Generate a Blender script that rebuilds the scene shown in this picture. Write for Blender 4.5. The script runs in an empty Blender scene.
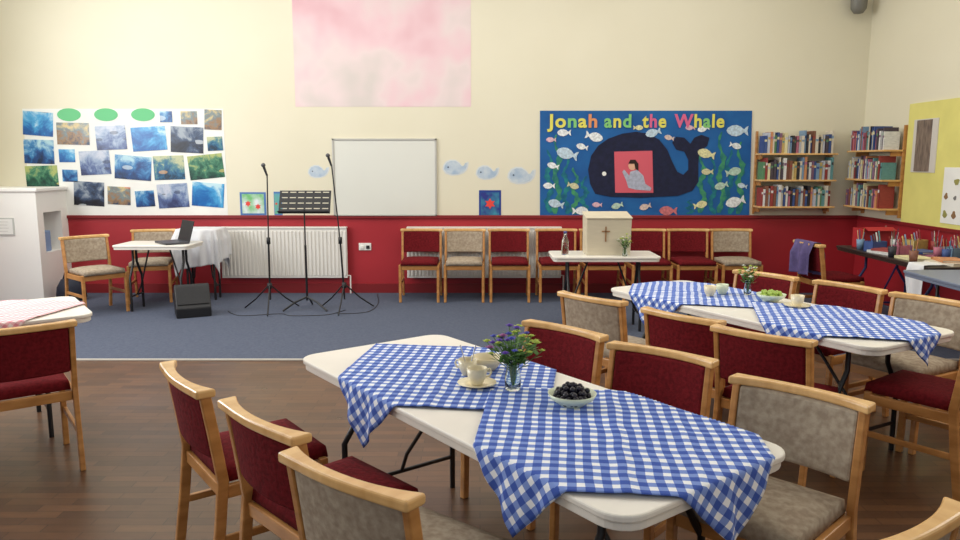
import bpy, math, random
from mathutils import Vector, Matrix
import bmesh
random.seed(7)
S = bpy.context.scene
COL = S.collection
S.view_settings.view_transform = 'Standard'

# ------------------------------------------------------------------ helpers
def lin(c):
    c = c/255.0
    return c/12.92 if c <= 0.04045 else ((c+0.055)/1.055)**2.4
def rgb(r, g, b): return (lin(r), lin(g), lin(b), 1.0)

def mat(name, c, rough=0.6, var=0.0, scale=8.0, bump=0.0, metal=0.0, stretch=None, trans=0.0, emit=0.0, c2=None, spec=0.5):
    m = bpy.data.materials.new(name); m.use_nodes = True
    nt = m.node_tree; b = nt.nodes['Principled BSDF']
    b.inputs['Roughness'].default_value = rough
    b.inputs['Metallic'].default_value = metal
    b.inputs['Specular IOR Level'].default_value = spec
    b.inputs['Transmission Weight'].default_value = trans
    col = rgb(*c)
    b.inputs['Base Color'].default_value = col
    if emit:
        b.inputs['Emission Color'].default_value = col
        b.inputs['Emission Strength'].default_value = emit
    tc = nt.nodes.new('ShaderNodeTexCoord'); mp = nt.nodes.new('ShaderNodeMapping')
    nt.links.new(tc.outputs['Object'], mp.inputs[0])
    if stretch: mp.inputs['Scale'].default_value = stretch
    nz = nt.nodes.new('ShaderNodeTexNoise'); nz.inputs['Scale'].default_value = scale
    nz.inputs['Detail'].default_value = 4
    nt.links.new(mp.outputs[0], nz.inputs['Vector'])
    if var or c2:
        rp = nt.nodes.new('ShaderNodeValToRGB')
        rp.color_ramp.elements[0].position = 0.35; rp.color_ramp.elements[1].position = 0.65
        if c2: a, d = rgb(*c2), col
        else:
            a = tuple(x*(1-var) for x in col[:3])+(1,); d = tuple(min(1, x*(1+var)) for x in col[:3])+(1,)
        rp.color_ramp.elements[0].color = a; rp.color_ramp.elements[1].color = d
        nt.links.new(nz.outputs['Fac'], rp.inputs[0])
        nt.links.new(rp.outputs[0], b.inputs['Base Color'])
        if emit: nt.links.new(rp.outputs[0], b.inputs['Emission Color'])
    if bump:
        bp = nt.nodes.new('ShaderNodeBump'); bp.inputs['Strength'].default_value = bump
        bp.inputs['Distance'].default_value = 0.01
        nt.links.new(nz.outputs['Fac'], bp.inputs['Height']); nt.links.new(bp.outputs[0], b.inputs['Normal'])
    return m

def gingham(name, cd, cm, cl, period=0.05, frac=0.52):
    m = bpy.data.materials.new(name); m.use_nodes = True
    nt = m.node_tree; b = nt.nodes['Principled BSDF']; b.inputs['Roughness'].default_value = 0.85
    b.inputs['Specular IOR Level'].default_value = 0.2
    uv = nt.nodes.new('ShaderNodeUVMap'); sp = nt.nodes.new('ShaderNodeSeparateXYZ')
    wz = nt.nodes.new('ShaderNodeTexNoise'); wz.inputs['Scale'].default_value = 5
    nt.links.new(uv.outputs[0], wz.inputs['Vector'])
    va = nt.nodes.new('ShaderNodeVectorMath'); va.operation = 'MULTIPLY_ADD'; va.inputs[1].default_value = (.02, .02, 0)
    nt.links.new(wz.outputs['Color'], va.inputs[0]); nt.links.new(uv.outputs[0], va.inputs[2])
    nt.links.new(va.outputs[0], sp.inputs[0])
    def M(op, a, v=None, l=None):
        n = nt.nodes.new('ShaderNodeMath'); n.operation = op
        nt.links.new(a, n.inputs[0])
        if l is not None: nt.links.new(l, n.inputs[1])
        elif v is not None: n.inputs[1].default_value = v
        return n.outputs[0]
    a = M('LESS_THAN', M('FRACT', M('MULTIPLY', sp.outputs[0], 1/period)), frac)
    c = M('LESS_THAN', M('FRACT', M('MULTIPLY', sp.outputs[1], 1/period)), frac)
    s = M('MULTIPLY', M('ADD', a, l=c), 0.5)
    rp = nt.nodes.new('ShaderNodeValToRGB'); rp.color_ramp.interpolation = 'CONSTANT'
    e = rp.color_ramp.elements; e[0].color = rgb(*cl); e[1].position = 0.25; e[1].color = rgb(*cm)
    x = e.new(0.75); x.color = rgb(*cd)
    nt.links.new(s, rp.inputs[0]); nt.links.new(rp.outputs[0], b.inputs['Base Color'])
    return m

class MB:
    def __init__(s): s.v = []; s.f = []; s.mi = []; s.sm = []
    def add(s, vs, fs, mi=0, sm=False):
        o = len(s.v); s.v += [tuple(v) for v in vs]
        for f in fs: s.f.append([i+o for i in f]); s.mi.append(mi); s.sm.append(sm)
        return s
    def box(s, c, d, rz=0, mi=0, R=None):
        x, y, z = d[0]/2, d[1]/2, d[2]/2
        vs = [Vector((a*x, b*y, e*z)) for a in (-1, 1) for b in (-1, 1) for e in (-1, 1)]
        m = R if R is not None else Matrix.Rotation(rz, 3, 'Z')
        vs = [m @ v + Vector(c) for v in vs]
        return s.add(vs, [(0, 1, 3, 2), (4, 6, 7, 5), (0, 4, 5, 1), (2, 3, 7, 6), (0, 2, 6, 4), (1, 5, 7, 3)], mi)
    def sweep(s, pts, sx, sy, mi=0):
        vs = []; fs = []
        for p in pts:
            for a, b in ((-1, -1), (1, -1), (1, 1), (-1, 1)): vs.append((p[0]+a*sx/2, p[1]+b*sy/2, p[2]))
        n = len(pts)
        for i in range(n-1):
            for k in range(4): fs.append((i*4+k, i*4+(k+1) % 4, i*4+4+(k+1) % 4, i*4+4+k))
        fs += [(3, 2, 1, 0), tuple((n-1)*4+k for k in range(4))]
        return s.add(vs, fs, mi)
    def tube(s, pts, r, seg=10, mi=0, cap=True):
        pts = [Vector(p) for p in pts]; n = len(pts); rr = r if isinstance(r, (list, tuple)) else [r]*n
        vs = []; fs = []; up = None
        for i, p in enumerate(pts):
            t = (pts[min(i+1, n-1)]-pts[max(i-1, 0)])
            if t.length < 1e-9: t = Vector((0, 0, 1))
            t.normalize()
            if up is None: up = t.orthogonal().normalized()
            else:
                up = up - t*up.dot(t); up.normalize()
            w = t.cross(up)
            for k in range(seg):
                a = 2*math.pi*k/seg; vs.append(p+(up*math.cos(a)+w*math.sin(a))*rr[i])
        for i in range(n-1):
            for k in range(seg): fs.append((i*seg+k, i*seg+(k+1) % seg, (i+1)*seg+(k+1) % seg, (i+1)*seg+k))
        s.add(vs, fs, mi, True)
        if cap: s.add(vs[:seg], [tuple(range(seg))[::-1]], mi); s.add(vs[-seg:], [tuple(range(seg))], mi)
        return s
    def lathe(s, prof, c=(0, 0, 0), seg=24, mi=0):
        vs = []; fs = []; n = len(prof)
        for r, z in prof:
            for k in range(seg):
                a = 2*math.pi*k/seg; vs.append((c[0]+r*math.cos(a), c[1]+r*math.sin(a), c[2]+z))
        for i in range(n-1):
            for k in range(seg): fs.append((i*seg+k, i*seg+(k+1) % seg, (i+1)*seg+(k+1) % seg, (i+1)*seg+k))
        return s.add(vs, fs, mi, True)
    def prism(s, poly, y, th, mi=0):      # outline in x,z ; visible face at y-th
        n = len(poly)
        vs = [(p[0], y-th, p[1]) for p in poly]+[(p[0], y, p[1]) for p in poly]
        fs = [tuple(range(n)), tuple(range(n, 2*n))[::-1]]+[(i, (i+1) % n, n+(i+1) % n, n+i) for i in range(n)]
        return s.add(vs, fs, mi)
    def flat(s, poly, z0, z1, mi=0):      # outline in x,y
        n = len(poly)
        vs = [(p[0], p[1], z1) for p in poly]+[(p[0], p[1], z0) for p in poly]
        fs = [tuple(range(n)), tuple(range(n, 2*n))[::-1]]+[(i, (i+1) % n, n+(i+1) % n, n+i) for i in range(n)]
        return s.add(vs, fs, mi)
    def make(s, name, mats, parent=None, loc=(0, 0, 0), rz=0, bevel=0, seg=2, sub=0, rot=None):
        me = bpy.data.meshes.new(name); me.from_pydata(s.v, [], s.f)
        if not isinstance(mats, (list, tuple)): mats = [mats]
        for m in mats: me.materials.append(m)
        for p, mi, sm in zip(me.polygons, s.mi, s.sm): p.material_index = mi; p.use_smooth = sm
        bm = bmesh.new(); bm.from_mesh(me); bmesh.ops.recalc_face_normals(bm, faces=bm.faces); bm.to_mesh(me); bm.free()
        o = bpy.data.objects.new(name, me); COL.objects.link(o)
        o.location = loc; o.rotation_euler = rot if rot else (0, 0, rz)
        if parent: o.parent = parent
        if bevel:
            b = o.modifiers.new('bevel', 'BEVEL'); b.width = bevel; b.segments = seg; b.limit_method = 'ANGLE'
        if sub:
            u = o.modifiers.new('sub', 'SUBSURF'); u.levels = sub; u.render_levels = sub
            for p in me.polygons: p.use_smooth = True
        return o

def meta(o, label, cat, group=None):
    o['label'] = label; o['category'] = cat
    if group: o['group'] = group
    return o
def E(name, loc, rz, label, cat, group=None):
    o = bpy.data.objects.new(name, None); COL.objects.link(o); o.location = loc; o.rotation_euler = (0, 0, rz)
    o.empty_display_size = 0.1
    return meta(o, label, cat, group)
def clone(root, loc, rz, label=None, group=None):
    n = root.copy(); COL.objects.link(n); n.location = loc; n.rotation_euler = (root.rotation_euler[0], root.rotation_euler[1], rz)
    if label: n['label'] = label
    if group: n['group'] = group
    for ch in [c for c in bpy.data.objects if c.parent == root]:
        k = ch.copy(); k.parent = n; COL.objects.link(k)
    return n
def struct(o): o['kind'] = 'structure'; return o

# ------------------------------------------------------------------ materials
oak = mat('oak_wood', (198, 142, 82), 0.34, c2=(168, 114, 60), scale=5, stretch=(1, 1, 4))
oak_l = mat('light_oak', (232, 188, 126), 0.24, c2=(214, 166, 104), scale=4, stretch=(4, 1, 1))
maroon = mat('maroon_upholstery', (104, 22, 28), 0.9, var=0.22, scale=60, bump=0.3, spec=0.15)
tweed = mat('beige_tweed', (176, 162, 142), 0.95, c2=(150, 134, 116), scale=38, bump=0.2, spec=0.15)
plastic = mat('white_table_plastic', (234, 229, 218), 0.33, var=0.03, scale=5)
black = mat('black_metal', (22, 22, 24), 0.4)
dark = mat('black_plastic', (26, 26, 29), 0.55)
steel = mat('steel', (170, 170, 175), 0.3, metal=0.9)
white = mat('white_paint', (236, 234, 226), 0.5, var=0.02, scale=3)
radm = mat('radiator_enamel', (232, 228, 220), 0.4)
paper = mat('white_paper', (236, 236, 230), 0.8, var=0.03, scale=4)
china = mat('cream_china', (236, 224, 190), 0.2)
chinaw = mat('white_china', (222, 232, 204), 0.2)
glass = mat('clear_glass', (235, 245, 245), 0.03, trans=1.0)
gb = gingham('blue_gingham', (64, 90, 172), (124, 148, 210), (240, 242, 246), 0.048, 0.54)
gp = gingham('pink_gingham', (226, 146, 156), (238, 188, 192), (246, 232, 228), 0.036, 0.5)
purple = mat('lilac_cloth', (98, 86, 132), 0.9, var=0.2, scale=12)
sheetm = mat('white_cloth', (222, 222, 224), 0.9, var=0.03, scale=5)

def wallmat():
    m = bpy.data.materials.new('painted_wall'); m.use_nodes = True; nt = m.node_tree; b = nt.nodes['Principled BSDF']
    b.inputs['Roughness'].default_value = 0.5
    tc = nt.nodes.new('ShaderNodeTexCoord'); sp = nt.nodes.new('ShaderNodeSeparateXYZ'); nt.links.new(tc.outputs['Object'], sp.inputs[0])
    g = nt.nodes.new('ShaderNodeMath'); g.operation = 'GREATER_THAN'; g.inputs[1].default_value = 0.92
    nt.links.new(sp.outputs[2], g.inputs[0])
    nz = nt.nodes.new('ShaderNodeTexNoise'); nz.inputs['Scale'].default_value = 1.1; nz.inputs['Detail'].default_value = 6
    nt.links.new(tc.outputs['Object'], nz.inputs['Vector'])
    r1 = nt.nodes.new('ShaderNodeValToRGB'); r1.color_ramp.elements[0].color = rgb(220, 213, 187); r1.color_ramp.elements[1].color = rgb(230, 224, 201)
    r2 = nt.nodes.new('ShaderNodeValToRGB'); r2.color_ramp.elements[0].color = rgb(152, 28, 38); r2.color_ramp.elements[1].color = rgb(176, 42, 50)
    nt.links.new(nz.outputs['Fac'], r1.inputs[0]); nt.links.new(nz.outputs['Fac'], r2.inputs[0])
    mx = nt.nodes.new('ShaderNodeMix'); mx.data_type = 'RGBA'
    nt.links.new(g.outputs[0], mx.inputs[0]); nt.links.new(r2.outputs[0], mx.inputs[6]); nt.links.new(r1.outputs[0], mx.inputs[7])
    nt.links.new(mx.outputs[2], b.inputs['Base Color'])
    return m
def floormat():
    m = bpy.data.materials.new('wood_strip_floor'); m.use_nodes = True; nt = m.node_tree; b = nt.nodes['Principled BSDF']
    tc = nt.nodes.new('ShaderNodeTexCoord')
    br = nt.nodes.new('ShaderNodeTexBrick'); nt.links.new(tc.outputs['Object'], br.inputs['Vector'])
    br.inputs['Scale'].default_value = 1.0; br.inputs['Brick Width'].default_value = 0.32; br.inputs['Row Height'].default_value = 0.065
    br.inputs['Mortar Size'].default_value = 0.0018; br.inputs['Color1'].default_value = rgb(104, 72, 48); br.inputs['Color2'].default_value = rgb(80, 55, 38)
    br.inputs['Mortar'].default_value = rgb(50, 35, 26); br.offset = 0.41
    mp = nt.nodes.new('ShaderNodeMapping'); mp.inputs['Scale'].default_value = (4, 20, 1); nt.links.new(tc.outputs['Object'], mp.inputs[0])
    nz = nt.nodes.new('ShaderNodeTexNoise'); nz.inputs['Scale'].default_value = 2; nz.inputs['Detail'].default_value = 6; nt.links.new(mp.outputs[0], nz.inputs['Vector'])
    mx = nt.nodes.new('ShaderNodeMix'); mx.data_type = 'RGBA'; mx.blend_type = 'OVERLAY'; mx.inputs[0].default_value = 0.3
    nt.links.new(br.outputs['Color'], mx.inputs[6]); nt.links.new(nz.outputs['Fac'], mx.inputs[7])
    nt.links.new(mx.outputs[2], b.inputs['Base Color'])
    # worn varnish: roughness varies in broad patches
    wr = nt.nodes.new('ShaderNodeTexNoise'); wr.inputs['Scale'].default_value = 1.6; nt.links.new(tc.outputs['Object'], wr.inputs['Vector'])
    mr = nt.nodes.new('ShaderNodeMapRange'); mr.inputs['To Min'].default_value = .22; mr.inputs['To Max'].default_value = .42
    nt.links.new(wr.outputs['Fac'], mr.inputs['Value']); nt.links.new(mr.outputs[0], b.inputs['Roughness'])
    return m
wallm = wallmat(); floorm = floormat()
carpetm = mat('blue_grey_carpet', (90, 96, 112), 1.0, c2=(82, 88, 104), scale=40, bump=0.3, spec=0.1)
railm = mat('dark_red_rail', (128, 28, 32), 0.45)

# ------------------------------------------------------------------ room
WY = 9.0; RX = 4.55; LX = -6.0; CH = 4.3
struct(MB().box(((LX+RX)/2, 3.5, -0.05), (RX-LX+0.4, 11.2, 0.1)).make('floor', floorm))
struct(MB().box(((LX+RX)/2, WY+0.1, CH/2), (RX-LX+0.4, 0.2, CH)).make('wall_back', wallm))
struct(MB().box((RX+0.1, 3.5, CH/2), (0.2, 11, CH)).make('wall_right', wallm))
struct(MB().box((LX-0.1, 3.5, CH/2), (0.2, 11, CH)).make('wall_left', wallm))
struct(MB().box(((LX+RX)/2, 3.5, CH+0.05), (RX-LX+0.4, 11.2, 0.1)).make('ceiling', white))
struct(MB().box(((LX+RX)/2, WY-0.012, 0.935), (RX-LX, 0.024, 0.04)).make('trim_1', railm, bevel=0.006))
struct(MB().box((RX-0.012, 3.5, 0.935), (0.024, 10.9, 0.04)).make('trim_2', railm, bevel=0.006))
struct(MB().box(((LX+RX)/2, WY-0.01, 0.06), (RX-LX, 0.02, 0.12)).make('baseboard_back', railm))
struct(MB().box((RX-0.01, 3.5, 0.06), (0.02, 10.9, 0.12)).make('baseboard_right', railm))
CZ = 0.008
meta(MB().box(((LX+RX)/2, (5.9+WY)/2, CZ/2), (RX-LX, WY-5.9, CZ)).make('carpet', carpetm), 'blue-grey cord carpet over the wooden floor', 'carpet')
struct(MB().box(((LX+RX)/2, 5.885, 0.006), (RX-LX, 0.03, 0.012)).make('trim_3', mat('pale_edging', (190, 184, 174), 0.5)))

# wall survey grid -> metres on the back wall
def WX(u, v): return (u-480)*(0.01156+2.24e-6*v)
def WZ(v): return 3.447-0.0111*v-2.15e-6*v*v
def wpt(u, v): return (WX(u, v), WZ(v))
def sheet(name, u0, v0, u1, v1, m, label=None, cat=None, th=0.004, off=0.0, tilt=0, parent=None, group=None):
    (xa, za), (xb, zb) = wpt(u0, v0), wpt(u1, v1)
    cx, cz = (xa+xb)/2, (za+zb)/2; w, h = abs(xb-xa), abs(za-zb)
    b = MB().box((0, 0, 0), (w, th, h))
    o = b.make(name, m, parent=parent, loc=(cx, WY-off-th/2, cz)); o.rotation_euler = (0, tilt, 0)
    if label: meta(o, label, cat, group)
    return o

# projected picture
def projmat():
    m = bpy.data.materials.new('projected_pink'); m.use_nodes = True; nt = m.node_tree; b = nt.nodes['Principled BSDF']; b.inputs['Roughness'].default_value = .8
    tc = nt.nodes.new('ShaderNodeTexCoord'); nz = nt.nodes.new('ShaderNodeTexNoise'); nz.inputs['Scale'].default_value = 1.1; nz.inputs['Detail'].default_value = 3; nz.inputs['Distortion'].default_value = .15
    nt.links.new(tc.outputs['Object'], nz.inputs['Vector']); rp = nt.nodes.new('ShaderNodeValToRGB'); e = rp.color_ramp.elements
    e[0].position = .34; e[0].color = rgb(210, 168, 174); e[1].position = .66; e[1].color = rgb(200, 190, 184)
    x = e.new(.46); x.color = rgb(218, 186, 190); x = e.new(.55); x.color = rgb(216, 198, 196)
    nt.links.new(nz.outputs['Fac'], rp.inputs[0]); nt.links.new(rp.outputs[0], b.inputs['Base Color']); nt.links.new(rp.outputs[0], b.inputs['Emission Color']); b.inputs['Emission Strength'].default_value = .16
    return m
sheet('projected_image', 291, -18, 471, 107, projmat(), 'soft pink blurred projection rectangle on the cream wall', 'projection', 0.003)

# --- underwater photo display
sheet('backing_paper', 22, 109, 228, 216, paper, 'large sheet of white backing paper pinned to cream wall', 'display paper', 0.003)
seas = []
for i, (a, b, c, d, sc, acc, vs_) in enumerate([((20, 70, 130), (60, 130, 184), (170, 206, 216), (12, 34, 66), 3.5, (206, 220, 226), 16), ((30, 96, 136), (80, 130, 136), (186, 190, 150), (14, 46, 68), 6, (220, 170, 110), 22),
        ((26, 84, 66), (70, 130, 100), (170, 180, 110), (14, 44, 44), 6, (214, 200, 120), 26), ((84, 104, 150), (146, 164, 190), (190, 196, 210), (44, 54, 96), 4, (40, 46, 70), 24), ((20, 100, 170), (70, 160, 210), (190, 222, 232), (10, 66, 132), 2.5, (20, 40, 80), 12),
        ((150, 116, 80), (110, 130, 136), (206, 184, 130), (40, 66, 90), 5, (230, 120, 80), 18), ((30, 40, 60), (60, 80, 110), (150, 160, 170), (10, 14, 26), 4, (220, 226, 230), 20)]):
    m = bpy.data.materials.new('sea_photo_%s' % 'abcdefg'[i]); m.use_nodes = True; nt = m.node_tree; bs = nt.nodes['Principled BSDF']; bs.inputs['Roughness'].default_value = 0.3
    tc = nt.nodes.new('ShaderNodeTexCoord'); oi = nt.nodes.new('ShaderNodeObjectInfo')
    ad = nt.nodes.new('ShaderNodeVectorMath'); ad.operation = 'ADD'
    ml = nt.nodes.new('ShaderNodeMath'); ml.operation = 'MULTIPLY'; ml.inputs[1].default_value = 50
    nt.links.new(oi.outputs['Random'], ml.inputs[0]); nt.links.new(tc.outputs['Object'], ad.inputs[0]); nt.links.new(ml.outputs[0], ad.inputs[1])
    nz = nt.nodes.new('ShaderNodeTexNoise'); nz.inputs['Scale'].default_value = sc*1.5; nz.inputs['Detail'].default_value = 8; nz.inputs['Roughness'].default_value = .65; nz.inputs['Distortion'].default_value = .5
    nt.links.new(ad.outputs[0], nz.inputs['Vector'])
    sz = nt.nodes.new('ShaderNodeSeparateXYZ'); nt.links.new(tc.outputs['Object'], sz.inputs[0])
    mm = nt.nodes.new('ShaderNodeMath'); mm.operation = 'MULTIPLY_ADD'; mm.inputs[1].default_value = .9; nt.links.new(sz.outputs[2], mm.inputs[0]); nt.links.new(nz.outputs['Fac'], mm.inputs[2])
    rp = nt.nodes.new('ShaderNodeValToRGB'); e = rp.color_ramp.elements
    e[0].position = 0.3; e[0].color = rgb(*d); e[1].position = 0.66; e[1].color = rgb(*c)
    x = e.new(0.43); x.color = rgb(*a); x = e.new(0.54); x.color = rgb(*b)
    nt.links.new(mm.outputs[0], rp.inputs[0])
    sk = nt.nodes.new('ShaderNodeMapping'); sk.inputs['Scale'].default_value = (.4, 1, 1.0); nt.links.new(ad.outputs[0], sk.inputs[0])
    vo = nt.nodes.new('ShaderNodeTexVoronoi'); vo.inputs['Scale'].default_value = vs_*.6; nt.links.new(sk.outputs[0], vo.inputs['Vector'])
    lt = nt.nodes.new('ShaderNodeMath'); lt.operation = 'LESS_THAN'; lt.inputs[1].default_value = .3; nt.links.new(vo.outputs['Distance'], lt.inputs[0])
    sc2 = nt.nodes.new('ShaderNodeSeparateColor'); nt.links.new(vo.outputs['Color'], sc2.inputs[0])
    gt = nt.nodes.new('ShaderNodeMath'); gt.operation = 'GREATER_THAN'; gt.inputs[1].default_value = .78; nt.links.new(sc2.outputs[0], gt.inputs[0])
    mu = nt.nodes.new('ShaderNodeMath'); mu.operation = 'MULTIPLY'; nt.links.new(lt.outputs[0], mu.inputs[0]); nt.links.new(gt.outputs[0], mu.inputs[1])
    m8 = nt.nodes.new('ShaderNodeMath'); m8.operation = 'MULTIPLY'; m8.inputs[1].default_value = .55; nt.links.new(mu.outputs[0], m8.inputs[0])
    mx = nt.nodes.new('ShaderNodeMix'); mx.data_type = 'RGBA'; nt.links.new(m8.outputs[0], mx.inputs[0]); nt.links.new(rp.outputs[0], mx.inputs[6]); mx.inputs[7].default_value = rgb(*acc)
    nt.links.new(mx.outputs[2], bs.inputs['Base Color'])
    seas.append(m)
ph = [(38, 124, 32, 24, 4, .08), (39, 152, 32, 24, 0, .03), (42, 177, 34, 22, 2, -.03), (73, 134, 34, 22, 5, .02), (67, 156, 17, 13, 4, .0), (70, 176, 16, 12, 0, .03), (95, 163, 32, 24, 3, -.05), (89, 194, 32, 24, 6, .06),
      (111, 138, 32, 24, 3, -.04), (133, 168, 38, 24, 0, .08), (149, 139, 36, 24, 4, -.06), (166, 117, 13, 11, 0, 0), (189, 118, 17, 13, 5, 0), (187, 140, 34, 26, 6, .05), (169, 168, 32, 24, 1, -.03),
      (213, 120, 18, 20, 5, .05), (215, 144, 16, 14, 1, -.04), (206, 167, 36, 24, 2, -.1), (173, 196, 32, 24, 3, -.06), (208, 195, 33, 24, 4, .08), (145, 199, 20, 16, 0, -.05), (119, 196, 24, 18, 5, .05)]
desc = ['blue ocean', 'teal reef', 'green coral', 'pale shoal', 'bright blue sea', 'sandy reef', 'dark deep sea']
for k, (u, v, w, h, i, t) in enumerate(ph):
    sheet('photo_print', u-w/2, v-h/2, u+w/2, v+h/2, seas[i], 'glossy '+desc[i]+' photo print on white backing', 'photo', 0.003, 0.004, t, group='sea photos on the white backing paper')
green = mat('green_card', (112, 196, 138), 0.8)
for u in (69, 106, 143):
    pts = [(WX(u, 115)+0.14*math.cos(a*math.pi/12), WZ(115)+0.075*math.sin(a*math.pi/12)) for a in range(24)]
    meta(MB().prism(pts, WY-0.004, 0.003).make('oval_card', green), 'green oval card heading above the sea photos', 'card', 'green oval headings')

# --- whiteboard
wb = E('whiteboard', (WX(385, 178), WY, WZ(178)), 0, 'blank white marker board with thin pale frame on wall', 'whiteboard')
ww, wh = WX(437, 178)-WX(333, 178), WZ(139)-WZ(217)
MB().box((0, -0.01, 0), (ww-0.02, 0.012, wh-0.02)).make('board_surface', mat('gloss_white', (222, 222, 212), 0.2), wb)
fr = MB()
for sx in (-1, 1): fr.box((sx*(ww/2-0.012), -0.012, 0), (0.024, 0.024, wh))
for sz in (-1, 1): fr.box((0, -0.012, sz*(wh/2-0.012)), (ww, 0.024, 0.024))
fr.make('frame', mat('aluminium', (190, 188, 180), 0.4, metal=0.3), wb, bevel=0.003)

# --- whale display
board = E('display_board', (0, 0, 0), 0, 'blue collage board titled Jonah and the Whale with fish', 'display board')
bluem = mat('blue_backing', (24, 98, 162), 0.8, c2=(16, 82, 146), scale=3)
def art(name, poly, m, off, th=0.003):
    return MB().prism([wpt(*p) for p in poly], WY-off, th).make(name, m, board)
MB().prism([wpt(540, 111), wpt(752, 111), wpt(749, 217), wpt(540, 217)], WY, 0.012).make('backing', bluem, board)
seaw = [mat('teal_seaweed', (34, 130, 130), 0.9, c2=(18, 88, 120), scale=14), mat('green_seaweed', (70, 150, 100), 0.9, c2=(28, 104, 110), scale=14)]
def weed(u, v0, v1, k, a=4):
    L = []; R = []; n = 16
    for i in range(n+1):
        v = v0+(v1-v0)*i/n; c = u+a*0.6*math.sin(i*0.9+u); w = (1.6+1.8*abs(math.sin(i*1.57)))*(0.4+0.6*(1-i/n) if i > n*.7 else 1)
        L.append((c-w, v)); R.append((c+w, v))
    art('seaweed', L+R[::-1], seaw[k], 0.012+0.001*(k))
for u, v0, v1, k in [(549, 213, 150, 0), (557, 214, 135, 1), (566, 214, 158, 0), (575, 214, 168, 1), (584, 214, 176, 0), (702, 213, 150, 1), (712, 214, 158, 0), (721, 213, 132, 1), (729, 214, 150, 0), (740, 214, 142, 1), (690, 214, 200, 0)]:
    weed(u, v0, v1, k)
whale = [(595, 194), (590, 184), (588, 170), (591, 156), (598, 146), (608, 139), (622, 134), (636, 132), (648, 134), (659, 140), (667, 150), (672, 162), (677, 172), (683, 175), (688, 170), (688, 160), (684, 152),
         (676, 150), (672, 143), (676, 137), (684, 138), (690, 144), (694, 138), (701, 135), (709, 138), (707, 146), (699, 152), (698, 165), (698, 182), (692, 191), (678, 196), (640, 198), (610, 197)]
art('whale_cutout', whale, mat('navy_felt', (24, 28, 56), 0.9, var=0.2, scale=20), 0.014, 0.004)
art('pink_panel', [(614, 152), (652, 151), (653, 193), (615, 193)], mat('coral_paper', (212, 92, 106), 0.85), 0.018)
art('whale_eye', [(604+2.2*math.cos(a*.6283), 174+2.2*math.sin(a*.6283)) for a in range(10)], paper, 0.018)
art('person_cutout_robe', [(630, 172), (637, 170), (643, 176), (645, 184), (651, 188), (650, 191), (636, 190), (628, 188), (626, 181), (622, 172), (624, 170), (629, 176)], mat('grey_robe', (170, 174, 190), 0.9, var=0.15, scale=30), 0.021)
art('person_cutout_head', [(632+4*math.cos(a*.6283), 166+4.5*math.sin(a*.6283)) for a in range(10)], mat('skin_paper', (226, 176, 146), 0.9), 0.021)
art('person_cutout_hair', [(628, 164), (630, 160), (635, 160), (638, 164), (638, 171), (635, 169), (634, 164)], mat('dark_hair_paper', (48, 30, 26), 0.9), 0.0245)
fcols = [(214, 210, 160), (222, 226, 226), (214, 176, 188), (200, 196, 156), (186, 206, 218), (196, 112, 116), (176, 200, 182), (208, 186, 176)]
fm = [mat('fish_paper_%s' % 'abcdefgh'[i], c, 0.85, var=0.2, scale=40) for i, c in enumerate(fcols)]
def fishpoly(u, v, s, d=1, ang=0):
    body = [(-1.0, 0), (-.85, -.26), (-.5, -.46), (-.1, -.52), (.3, -.38), (.6, -.12), (.8, -.34), (1.0, -.44), (.9, 0), (1.0, .44), (.8, .34), (.6, .12), (.3, .38), (-.1, .52), (-.5, .46), (-.85, .26)]
    ca, sa = math.cos(ang), math.sin(ang)
    return [(u+d*s*(x*ca-y*sa), v+s*(x*sa+y*ca)) for x, y in body]
fish = [(564, 133, 7, 1, 1), (567, 154, 11, 4, 1), (594, 137, 9, 1, -1), (551, 140, 5, 2, 1), (553, 166, 6, 1, 1), (653, 133, 8, 4, 1), (638, 128, 5, 0, -1), (669, 138, 5, 7, 1), (703, 129, 6, 1, 1), (737, 131, 11, 4, 1), (706, 154, 9, 0, 1),
        (735, 146, 6, 1, -1), (707, 172, 6, 3, 1), (733, 172, 8, 6, -1), (735, 202, 10, 1, 1), (668, 211, 9, 5, 1), (700, 205, 7, 0, -1), (617, 206, 6, 6, 1), (580, 211, 8, 1, -1), (556, 204, 8, 4, 1), (573, 186, 6, 3, -1), (549, 186, 6, 1, 1), (582, 147, 6, 1, 1), (721, 186, 7, 6, 1), (690, 128, 5, 2, 1), (742, 186, 5, 4, 1), (645, 207, 6, 7, 1), (597, 205, 5, 2, 1)]
for i, (u, v, s, k, d) in enumerate(fish):
    art('fish_cutout', fishpoly(u, v, s, d, 0.3*math.sin(i*2.1)), fm[k], 0.0165)
def text_mesh(name, body, width, height, mats, idx, loc, parent):
    cu = bpy.data.curves.new(name, 'FONT'); cu.body = body; cu.size = 0.24; cu.extrude = 0.003; cu.offset = 0.007; cu.resolution_u = 4
    cu.space_character = 1.12
    for m in mats: cu.materials.append(m)
    for i, k in enumerate(idx): cu.body_format[i].material_index = k
    t = bpy.data.objects.new(name, cu); COL.objects.link(t)
    bpy.context.view_layer.update()
    me = bpy.data.meshes.new_from_object(t.evaluated_get(bpy.context.evaluated_depsgraph_get()))
    bpy.data.objects.remove(t)
    me.name = name
    xs = [v.co.x for v in me.vertices]; ys = [v.co.y for v in me.vertices]
    sx = width/(max(xs)-min(xs)); sy = height/0.185; mx = min(xs)
    for v in me.vertices: v.co.x = (v.co.x-mx)*sx; v.co.y = v.co.y*sy
    o = bpy.data.objects.new(name, me); COL.objects.link(o); o.parent = parent; o.location = loc; o.rotation_euler = (math.pi/2, 0, 0)
    return o
lm = [mat('yellow_card', (222, 214, 96), 0.8), mat('pink_card', (216, 100, 140), 0.8), mat('green_card_b', (130, 196, 116), 0.8), mat('orange_card', (222, 146, 96), 0.8)]
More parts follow.
